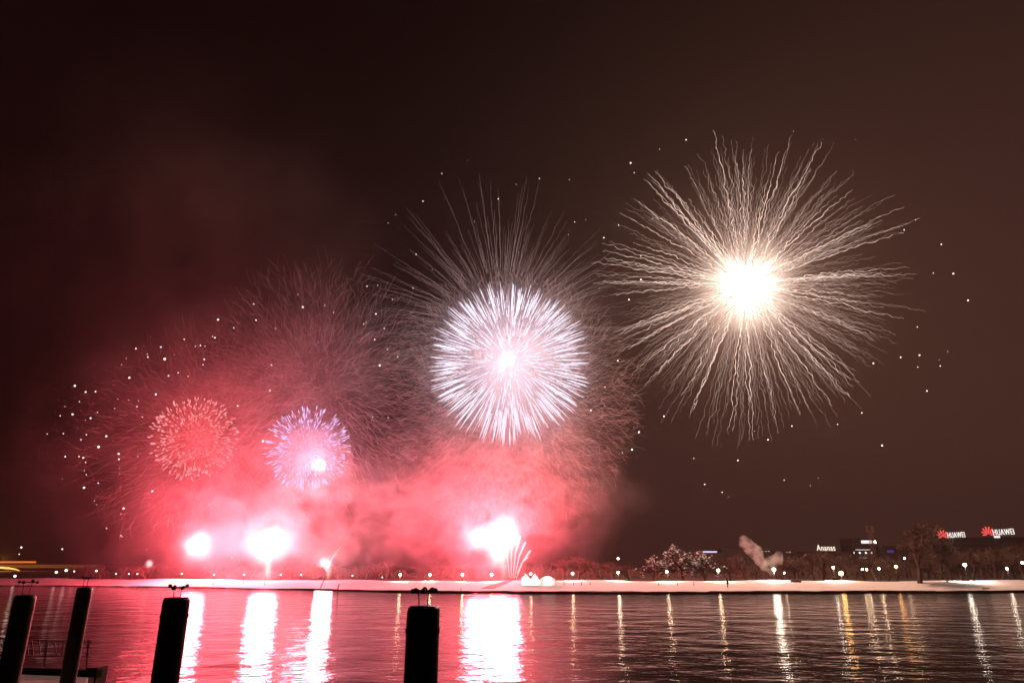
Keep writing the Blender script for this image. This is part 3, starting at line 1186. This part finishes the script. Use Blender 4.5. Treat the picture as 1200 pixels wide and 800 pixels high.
mesh_obj("edge_beam", v, f, M['timber'], root)
v, f = [], []
beam(v, f, gp(97, 791) + Vector((0, .6, -.5)), gp(111, 791) + Vector((0, .6, -.5)), .9, .82)
mesh_obj("fender_block", v, f, M['iron'], root)

root = empty("railing", G(60, 784, dz))
tag(root, "dark iron railing with uneven slanting bars along the pontoon edge", "railing")
Yr = root.location.y + .55
o0 = root.location.copy()


def rp(px, py): return P(px, py, Yr) - o0


for (x0, y0, x1, y1) in ((-20, 746.5, 108, 752), (-20, 766.5, 106, 769)):
    v, f = [], []
    tube(v, f, [rp(x0, y0), rp((x0 + x1) / 2, (y0 + y1) / 2 + .3), rp(x1, y1)], [.022] * 3, 6)
    mesh_obj("rail", v, f, M['iron'], root)
for x in (2, 52, 101):
    v, f = [], []
    tube(v, f, [rp(x + 2.4, 749), rp(x, 786)], [.03, .03], 6)
    mesh_obj("rail_post", v, f, M['iron'], root)
for (x0, x1) in ((6, 3), (14, 12), (22, 20), (31, 33), (36.5, 39), (45, 47.5), (56, 54), (63, 66), (70, 66.5), (75, 72), (80, 77), (99, 104), (106, 101)):
    v, f = [], []
    tube(v, f, [rp(x0, 749.5), rp((x0 + x1) / 2 + .3, 758), rp(x1, 767.5)], [.026, .03, .026], 5)
    mesh_obj("bar", v, f, M['iron'], root)

# ------------------------------------------------------------------ fireworks
YF = 215.0
PM = px_m(YF, 500)                                        # metres per photo pixel near the bursts


def flash(root, loc, rad, col, strength, name="flash", squash=(1, 1, 1), edge=0.0, power=3.0):
    bm = bmesh.new()
    bmesh.ops.create_icosphere(bm, subdivisions=3, radius=1.0)
    o = bm_obj(name, bm, m_flash(name + "_emission", col, strength / rad, edge, power), root, True, loc)
    o.scale = (rad * squash[0], rad * squash[1], rad * squash[2])
    return o


def burst_root(name, px, py, label, Y=YF):
    o = empty(name, P(px, py, Y))
    return tag(o, label, "firework")


def wiggle_path(rng, d_, r0, r1, n, wig, droop, g=1.0):
    """radial ember path with crinkles; droop in metres at the tip"""
    a = d_.orthogonal().normalized(); b_ = d_.cross(a)
    pts = []
    wx = wy = 0.0
    for i in range(n + 1):
        t = i / n
        r_ = r0 + (r1 - r0) * t
        wx = wx * .55 + rng.gauss(0, wig); wy = wy * .55 + rng.gauss(0, wig)
        p = d_ * r_ + a * wx + b_ * wy
        p.z -= droop * (r_ / r1) ** 2
        pts.append(p)
    return pts


# --- gold burst on the right
rg = random.Random(21)
gold = burst_root("gold_burst", 873, 336, "large gold firework burst at upper right with crinkled lightning trails and white core")
RG_ = 190 * PM
flash(gold, (0, 0, 0), 96 * PM, (1.0, .76, .62), 8.5)
flash(gold, (0, 0, 0), 150 * PM, (1.0, .60, .48), 0.22, "glow_halo", power=2.0)  # bloom round the core, put in as emission
point_light("flash_light", (0, 0, 0), POWER_GOLD, (1.0, .53, .34), 12.0, gold)
dirs = fib_dirs(270, rg, .5)
trails = []
for d_ in dirs:
    up = d_.z
    L = RG_ * rg.uniform(.86, 1.03) * (1.04 if up > 0 else .95)
    pts = wiggle_path(rg, d_, RG_ * .20, L, 46, .23, RG_ * .05)
    r_ = rg.uniform(.05, .10)
    rad = [r_ * (1.15 - .95 * (i / 46) ** 1.5) * rg.choice((.5, .8, 1, 1.2, 1.6)) for i in range(47)]
    flat = Vector((d_.x, d_.z)).length
    trails.append((flat * L, pts, rad))
trails.sort(key=lambda t: -t[0])
for L, pts, rad in trails[:100]:
    v, f = [], []
    tube(v, f, pts, rad, 3, False)
    mesh_obj("trail", v, f, M['gold_trail'], gold)
v, f = [], []
for L, pts, rad in trails[100:]:
    tube(v, f, pts, rad, 3, False)
for d_ in fib_dirs(430, rg, .7):
    L = RG_ * rg.uniform(.7, 1.03)
    tube(v, f, wiggle_path(rg, d_, RG_ * .2, L, 30, .28, RG_ * .05), [rg.uniform(.03, .075) * (1 - .6 * i / 30) for i in range(31)], 3, False)
tag(mesh_obj("fine_trail", v, f, M['gold_dim'], gold), kind="stuff")

# --- white burst in the middle
rg = random.Random(5)
white = burst_root("white_burst", 597, 424, "dense white firework burst in the middle with straight rays and a pale yellow core")
RW = 100 * PM
flash(white, (-.5, 0, 1.0), 18 * PM, (1.0, .70, .46), 4.0)
flash(white, (0, 0, -1), 118 * PM, (.74, .54, .68), 0.9, "glow_halo", power=1.0)  # hazy fill inside the burst, painted as emission
point_light("flash_light", (-.5, 0, 1), POWER_WHITE, (1.0, .70, .76), 8.0, white)
trails = []
for d_ in fib_dirs(820, rg, .4):
    L = RW * rg.uniform(.84, 1.02)
    pts = wiggle_path(rg, d_, RW * rg.uniform(.55, .82), L, 8, .03, RW * .015)
    r_ = rg.uniform(.065, .14)
    rad = [r_ * (.35 + .75 * math.sin(math.pi * min(1, (i / 8) * .75 + .15))) * (1 if i < 8 else .3) for i in range(9)]
    flat = Vector((d_.x, d_.z)).length
    trails.append((flat * L, pts, rad))
trails.sort(key=lambda t: -t[0])
for L, pts, rad in trails[:100]:
    v, f = [], []
    tube(v, f, pts, rad, 4, True)
    mesh_obj("ray", v, f, M['white_trail'], white)
v, f = [], []
for L, pts, rad in trails[100:]:
    tube(v, f, pts, [r_ * .75 for r_ in rad], 3, True)
tag(mesh_obj("fine_ray", v, f, M['white_trail'], white), kind="stuff")

# --- dim willow behind the white burst
rg = random.Random(15)
wil = burst_root("willow_burst", 588, 392, "faint fading willow firework fanning out above and around the white burst", YF + 4)
RWI = 216 * PM
v, f = [], []
for d_ in fib_dirs(620, rg, .6):
    L = RWI * rg.uniform(.55, 1.0) * (1.0 if d_.z > 0 else .75)
    tube(v, f, wiggle_path(rg, d_, RWI * .40, L, 20, .11 if d_.z > .2 else .24, RWI * .09), [rg.uniform(.03, .07) * (1 - .75 * i / 20) for i in range(21)], 3, False)
tag(mesh_obj("ember_trail", v, f, M['willow'], wil), kind="stuff")

# --- red burst
rg = random.Random(6)
red = burst_root("red_burst", 228, 513, "round red firework burst of short sparkling tips at the left")
RR = 49 * PM
v, f, v2, f2 = [], [], [], []
for d_ in fib_dirs(680, rg, .5):
    r_ = RR * rg.choice((.55, .8, .98, .98)) * rg.uniform(.92, 1.04)
    p = d_ * r_
    tube(v, f, [p * .93, p * .97, p], [.04, rg.uniform(.09, .18), .04], 4)
    tube(v2, f2, [p * .45, p * .75, p * .93], [.01, .035, .05], 3, False)
tag(mesh_obj("star", v, f, M['red_star'], red), kind="stuff")
tag(mesh_obj("tail", v2, f2, M['red_tail'], red), kind="stuff")
point_light("burst_light", (0, 0, 0), POWER_RED * .46, (1, .08, .10), 11.0, red)

# --- violet burst
rg = random.Random(9)
vio = burst_root("violet_burst", 361, 525, "round lavender firework burst right of the red one with off centre yellow flash")
RV = 50 * PM
v, f, v2, f2 = [], [], [], []
for d_ in fib_dirs(420, rg, .5):
    r_ = RV * rg.choice((.7, .9, .99, .99)) * rg.uniform(.93, 1.03)
    p = d_ * r_
    tube(v, f, [p * .88, p * .95, p], [.04, rg.uniform(.10, .17), .04], 4)
    tube(v2, f2, [p * .5, p * .75, p * .88], [.01, .035, .05], 3, False)
tag(mesh_obj("star", v, f, M['violet_star'], vio), kind="stuff")
tag(mesh_obj("tail", v2, f2, M['violet_tail'], vio), kind="stuff")
off_ = P(374, 545.5, YF - 3) - vio.location
flash(vio, off_, 16 * PM, (1.0, .72, .46), 5.0)
flash(vio, (0, 0, 0), 58 * PM, (.70, .32, .62), 0.7, "glow_halo", power=2.0)  # lavender glow within the burst, painted as emission
point_light("flash_light", off_, POWER_RED * .42, (1, .26, .32), 6.0, vio)

# --- flares at the launch line
RED = (1.0, .085, .12)
fl = burst_root("launch_flare", 232, 640, "white hot launch flare in red smoke, leftmost on the bank")
flash(fl, (0, 0, 0), 32 * PM, (1.0, .62, .58), 5.0)
flash(fl, (-2, 0, -5), 36 * PM, (1.0, .22, .25), 0.6, "glow_halo", (.8, .8, 1.5))  # red glow round the flare, put in as emission
point_light("flash_light", (0, 0, 0), POWER_RED, RED, 3.5, fl)
fl = burst_root("launch_flare", 314, 640, "largest white hot launch flare left of the small sparkling flare")
flash(fl, (0, 0, 1), 44 * PM, (1.0, .68, .55), 5.0)
flash(fl, (3, 0, 5), 85 * PM, (1.0, .28, .28), 0.55, "glow_halo", (.9, .9, 1.2))  # wide red glow painted as emission, not flame
flash(fl, (.6, 0, -6.5), 14 * PM, (1.0, .7, .55), 2.5, "flash_foot", (.7, .7, 2.0))
point_light("flash_light", (0, 0, 0), POWER_RED * 1.3, RED, 4.0, fl)
rg = random.Random(31)
fl = burst_root("sparkling_flare", 381, 661, "small sparkling white flare with slanting streaks above the leaning shore poles")
flash(fl, (0, 0, .3), 13 * PM, (1.0, .72, .78), 3.5, squash=(1.1, 1, .9))
flash(fl, (1.2, 0, -2.2), 10 * PM, (1.0, .6, .5), 2.5, "flash_foot", (.6, .6, 1.6))
for (ex, ey) in ((400, 640), (396, 648), (388, 652), (386, 650), (374, 657), (390, 655)):
    e_ = P(ex, ey, YF) - fl.location
    v, f = [], []
    tube(v, f, [Vector((.6, 0, -2)), e_ * .5, e_], [.1, .12, .03], 4)
    mesh_obj("comet", v, f, M['comet'], fl)
point_light("flash_light", (0, 0, 0), POWER_RED * .16, (1, .4, .45), 2.5, fl)

fn = burst_root("comet_fountain", 600, 679, "huge white hot fountain on the bank with pink comets slanting right, left of the tents")
for i, (x, y, r_, s_, sq) in enumerate(((561, 629, 27, 5.0, (1.15, 1, .9)), (590, 626, 31, 6.0, (1.0, 1, 1.25)), (583, 648, 22, 3.5, (1, 1, 1.1)),
                                 (590, 664, 11, 2.0, (.8, .8, 2.2)), (605, 632, 10, 2.5, (.7, .7, 1.9)))):
    flash(fn, P(x, y, YF) - fn.location, r_ * 1.15 * PM, (1.0, .66, .58), s_ * .8, "flash", sq)
flash(fn, P(580, 635, YF) - fn.location, 100 * PM, (1.0, .20, .24), 0.6, "glow_halo", (1.1, 1, 1))  # red glow around the fountain, painted as emission
point_light("flash_light", P(590, 628, YF) - fn.location, POWER_RED * 1.5, RED, 5.0, fn)
point_light("flash_light", P(561, 630, YF) - fn.location, POWER_RED * .6, RED, 4.0, fn)
for (x0, y0, x1, y1, rr) in ((605, 678, 622, 644, .34), (603, 677, 616, 634, .40), (601, 677, 610, 627, .42), (599, 677, 603, 624, .38),
                             (606, 672, 619, 652, .2), (597, 676, 596, 634, .3)):
    a_ = P(x0, y0, YF) - fn.location; b_ = P(x1, y1, YF) - fn.location
    mid = a_.lerp(b_, .55) + Vector((-.5, 0, .4))
    v, f = [], []
    tube(v, f, [a_, mid, b_.lerp(mid, .12), b_], [.07, rr * .55, rr, .12], 5)
    mesh_obj("comet", v, f, M['comet'], fn)
sp = burst_root("small_flare", 175, 660, "tiny pinkish white flare at the left rim of the red smoke")
flash(sp, (0, 0, 0), 8.0 * PM, (1.0, .62, .64), 2.6)

# --- loose white sparks
S = []
for x, y in [(106,271),(479,99),(340,201),(295,188),(265,174),(248,250),(228,216),(391,150),(465,143),(471,146),(520,120),(572,58),(700,66),(668,60),(687,33),(757,62),(780,80),(867,12),(895,9),(933,46),(740,157),(614,283),(618,217),(900,218),(858,110),(890,84),(865,106),(888,150),(920,176),(947,196),(881,352),(80,325),(76,395),(34,396),(68,349),(118,312),(134,287),(160,286),(147,355),(165,340),(134,360),(122,411),(136,398),(168,430),(81,455),(117,455),(128,458),(134,470),(131,492),(136,502),(167,524),(130,536),(157,570),(163,580),(73,513),(220,448),(221,462),(222,486),(223,500),(233,590),(226,604),(305,593),(308,545),(187,640),(226,660),(230,664),(293,697),(317,293),(272,310),(246,308),(268,325),(282,352),(218,305),(563,313),(530,323),(443,202),(440,216),(420,168),(433,166),(445,168),(375,237),(401,246),(366,190),(270,455),(695,632),(455,580),(515,718),(596,415),(628,122),(578,100),(296,196),(330,170),(350,245),(240,200),(210,330),(188,402),(100,345)]:
    S.append((40 + x / 2.2227, 330 + y / 2.2227, 0))
for x, y in [(262,18),(195,52),(388,80),(342,118),(146,124),(75,159),(55,181),(280,177),(128,262),(395,257),(170,302),(28,343),(67,380),(115,413),(24,418),(20,484),(53,510),(34,551),(541,178),(570,172),(525,211),(449,65),(688,24),(696,50),(617,219),(486,307),(653,540),(620,607),(583,668),(695,712),(708,725),(665,778),(690,770),(15,686),(55,687),(527,68),(120,350),(605,350),(45,455)]:
    S.append((430 + x / 2.2219, 180 + y / 2.2219, 1))
for x, y in [(228,88),(98,142),(166,110),(480,68),(625,88),(70,288),(150,272),(34,317),(122,360),(122,415),(766,275),(739,299),(770,526),(731,597),(775,592),(771,620),(667,611),(248,706),(176,735),(118,771),(68,605),(38,667),(476,758),(583,754),(420,790),(640,727),(388,770),(94,462)]:
    S.append((690 + x / 2, 120 + y / 2, 2))
for x, y in [(266,180),(236,288),(311,290),(366,390),(290,582),(258,613),(262,636),(212,729)]:
    S.append((1020 + x / 3.2, 230 + y / 3.2, 2))
for x, y in [(499,237),(641,140),(1175,167),(292,227),(343,349),(425,386),(455,408),(716,329),(838,355),(875,319)]:
    S.append((740 + x / 4, 480 + y / 4, 2))
S += [(22.5, 649, 0), (25, 641, 0), (73, 643, 0), (125, 619, 0), (142, 628, 0)]
big = {(40 + x / 2.2227, 330 + y / 2.2227) for x, y in [(106,271),(479,99),(340,201),(700,66),(900,218),(168,430),(130,536),(233,590),(248,250),(596,415)]}
rg = random.Random(2)
bm = bmesh.new(); bmesh.ops.create_icosphere(bm, subdivisions=2, radius=1.0)
spark0 = bm_obj("spark", bm, M['spark'], None, True)
LABS = [("tiny white spark drifting in the dark around the red and lavender bursts", "white sparks around the left bursts"),
        ("tiny white spark drifting around the white burst and its willow", "white sparks around the middle burst"),
        ("tiny white spark drifting around and below the gold burst", "white sparks around the gold burst")]
for i, (px, py, gidx) in enumerate(S):
    o = spark0 if i == 0 else spark0.copy()
    if i: COL.objects.link(o)
    Y = YF + rg.uniform(-28, 22)
    o.location = P(px, py, Y)
    r_ = (.36 if (px, py) in big else rg.choice((.08, .10, .13, .16, .2, .26))) * (1.0 if gidx != 2 else 1.1) * .9
    o.scale = (r_, r_, r_)
    tag(o, LABS[gidx][0], "spark", LABS[gidx][1])


# ------------------------------------------------------------------ smoke
def smoke(name, label, px, py, rx, ry, Y, depth, mat, rz=0.0):
    bm = bmesh.new()
    bmesh.ops.create_icosphere(bm, subdivisions=3, radius=1.0)
    c = P(px, py, Y)
    k = px_m(Y, py)
    o = bm_obj(name, bm, mat, None, True, c)
    o.scale = (rx * k, depth, ry * k)
    tag(o, label, "smoke", kind="stuff")
    return o


smoke("launch_smoke", "thick pink smoke bank billowing over the left launch flares", 325, 592, 215, 150, YF + 2, 26,
      m_smoke("launch_smoke_volume", .070, 3.6, .45, .63, edge=.25, seed=3.1, distort=.8, detail=5))
smoke("drifting_bank", "uneven pink smoke drifting between the sparkling flare and the comet fountain", 465, 600, 125, 95, YF + 4, 20,
      m_smoke("drifting_bank_volume", .062, 3.6, .43, .62, edge=.3, seed=12.1, distort=1.0, detail=5))
smoke("burst_smoke", "reddish smoke ball around the red burst at the left", 235, 500, 290, 265, YF + 8, 40,
      m_smoke("burst_smoke_volume", .026, 4.5, .36, .70, seed=9.4, distort=.7, detail=4, lobes=2.4))
smoke("fountain_smoke", "mottled pink smoke between the fountain and the white burst", 590, 575, 215, 165, YF + 3, 30,
      m_smoke("fountain_smoke_volume", .046, 11.0, .42, .60, edge=.2, seed=5.7, distort=1.2, detail=4))
smoke("white_burst_smoke", "pale smoke wrapped around the white burst", 600, 430, 200, 190, YF + 3, 30,
      m_smoke("white_smoke_volume", .016, 9.0, .36, .66, seed=1.7, distort=1.0, detail=4))
smoke("violet_burst_smoke", "dusky smoke tower above the lavender burst", 378, 425, 145, 175, YF + 6, 24,
      m_smoke("violet_smoke_volume", .040, 4.0, .36, .70, seed=7.7, distort=1.0, detail=4))
smoke("drifting_smoke", "faint dark red smoke trail drifting high in the left sky", 215, 270, 330, 340, YF + 25, 45,
      m_smoke("drifting_smoke_volume", .013, 2.4, .36, .75, col=(.9, .7, .7), seed=2.2, distort=1.0, detail=3, vscale=(1.5, 1, 1), base=.22))
smoke("gold_burst_smoke", "thin brown smoke around the gold burst", 873, 340, 235, 225, YF + 4, 45,
      m_smoke("gold_smoke_volume", .0014, 2.6, .3, .75, seed=4.4, detail=3, base=.3))

# smoke threads left by the stars, lit by the bursts and flares
M['wisp'] = m_thread("smoke_wisp", (.9, .87, .87))


def wisps(name, label, px, py, n, rmin, rmax, seed, thick, length, wig, squash=(1, 1, 1), Y=YF, radial=.4, rcol='wisp', zmin=6):
    rg = random.Random(seed)
    c = P(px, py, Y)
    v, f = [], []
    for i in range(n):
        d_ = Vector((rg.gauss(0, 1), rg.gauss(0, 1), rg.gauss(0, 1))).normalized()
        r_ = (rmin + (rmax - rmin) * rg.random() ** .8) * PM
        p = Vector((d_.x * r_ * squash[0], d_.y * r_ * squash[1] * .8, d_.z * r_ * squash[2]))
        if c.z + p.z < zmin: continue
        m_ = 7
        dirn = (d_ * radial + Vector((rg.gauss(0, 1), rg.gauss(0, 1), rg.gauss(0, 1))) * (1 - radial) * .7).normalized()
        pts = [p.copy()]
        L = length * rg.uniform(.5, 1.4)
        for k in range(m_):
            dirn = (dirn + Vector((rg.gauss(0, wig), rg.gauss(0, wig), rg.gauss(0, wig)))).normalized()
            pts.append(pts[-1] + dirn * L / m_)
        t_ = thick * rg.uniform(.5, 1.3)
        tube(v, f, pts, [t_ * math.sin(math.pi * (k + .4) / (m_ + .8)) for k in range(m_ + 1)], 3, False)
    o = mesh_obj(name, v, f, M[rcol], loc=c)
    return tag(o, label, "smoke", kind="stuff")


wisps("smoke_wisps", "tangle of pinkish smoke threads round and below the white burst", 598, 468, 11000, 62, 150, 61, .017, 4.5, .20, (1, 1, 1.0), radial=.72)
wisps("smoke_wisps", "fine red smoke hairs streaming round the red burst", 258, 510, 4200, 40, 150, 62, .014, 6.0, .17, (1, 1, .9), YF + 2, .75, zmin=18)
wisps("smoke_wisps", "fine smoke hairs fanning above and beside the lavender burst", 372, 455, 4500, 45, 150, 63, .019, 7.0, .16, (.9, 1, 1.0), YF + 2, .75)

# steam plume by the white lamp
st_o = P(903, 676, 192)
bm = bmesh.new()
rg = random.Random(12)
for px, py, r_ in [(905, 672, 2.4), (903, 667, 3.4), (897, 663, 4.6), (891, 657, 5.2), (886, 650, 6.0), (880, 643, 6.6), (874, 637, 6.0), (871, 633, 4.6),
                   (877, 636, 4.2), (905, 661, 4.5), (910, 656, 5.6), (913, 652, 4.6), (906, 656, 4.8), (899, 660, 5.0), (884, 645, 6.2)]:
    c = P(px, py, 192) - st_o
    r_ = r_ * 1.3 * px_m(192, 660)
    bmesh.ops.create_icosphere(bm, subdivisions=2, radius=r_, matrix=Matrix.Translation(c + Vector((0, rg.uniform(-.3, .3), 0))))
m, nt, out = new_mat("steam_volume")
tc = nt.nodes.new("ShaderNodeTexCoord")
no = nt.nodes.new("ShaderNodeTexNoise"); no.inputs["Scale"].default_value = .55; no.inputs["Detail"].default_value = 4
nt.links.new(tc.outputs["Object"], no.inputs["Vector"])
mr = nt.nodes.new("ShaderNodeMapRange")
mr.inputs["From Min"].default_value = .34; mr.inputs["From Max"].default_value = .72; mr.inputs["To Max"].default_value = .60
nt.links.new(no.outputs["Fac"], mr.inputs["Value"])
pv = nt.nodes.new("ShaderNodeVolumePrincipled"); pv.inputs["Color"].default_value = (.95, .95, .95, 1)
nt.links.new(mr.outputs[0], pv.inputs["Density"])
nt.links.new(pv.outputs[0], out.inputs["Volume"])
steam = bm_obj("steam_plume", bm, m, None, True, st_o)
rm = steam.modifiers.new("remesh", 'REMESH'); rm.mode = 'VOXEL'; rm.voxel_size = .3
tx = bpy.data.textures.new("puff", 'CLOUDS'); tx.noise_scale = 1.6; tx.noise_depth = 4
dm = steam.modifiers.new("puff", 'DISPLACE'); dm.texture = tx; dm.strength = 1.5; dm.mid_level = .5
tag(steam, "pale forked steam plume rising from the park behind the snow", "steam", kind="stuff")

# ------------------------------------------------------------------ haze
bm = bmesh.new()
box(bm, (0, 1000, 94), (5400, 2200, 192))
m, nt, out = new_mat("haze_volume")
pv = nt.nodes.new("ShaderNodeVolumePrincipled")
pv.inputs["Color"].default_value = (.9, .88, .88, 1)
pv.inputs["Density"].default_value = HAZE_DENSITY
nt.links.new(pv.outputs[0], out.inputs["Volume"])
hz = bm_obj("haze", bm, m)
tag(hz, kind="stuff")
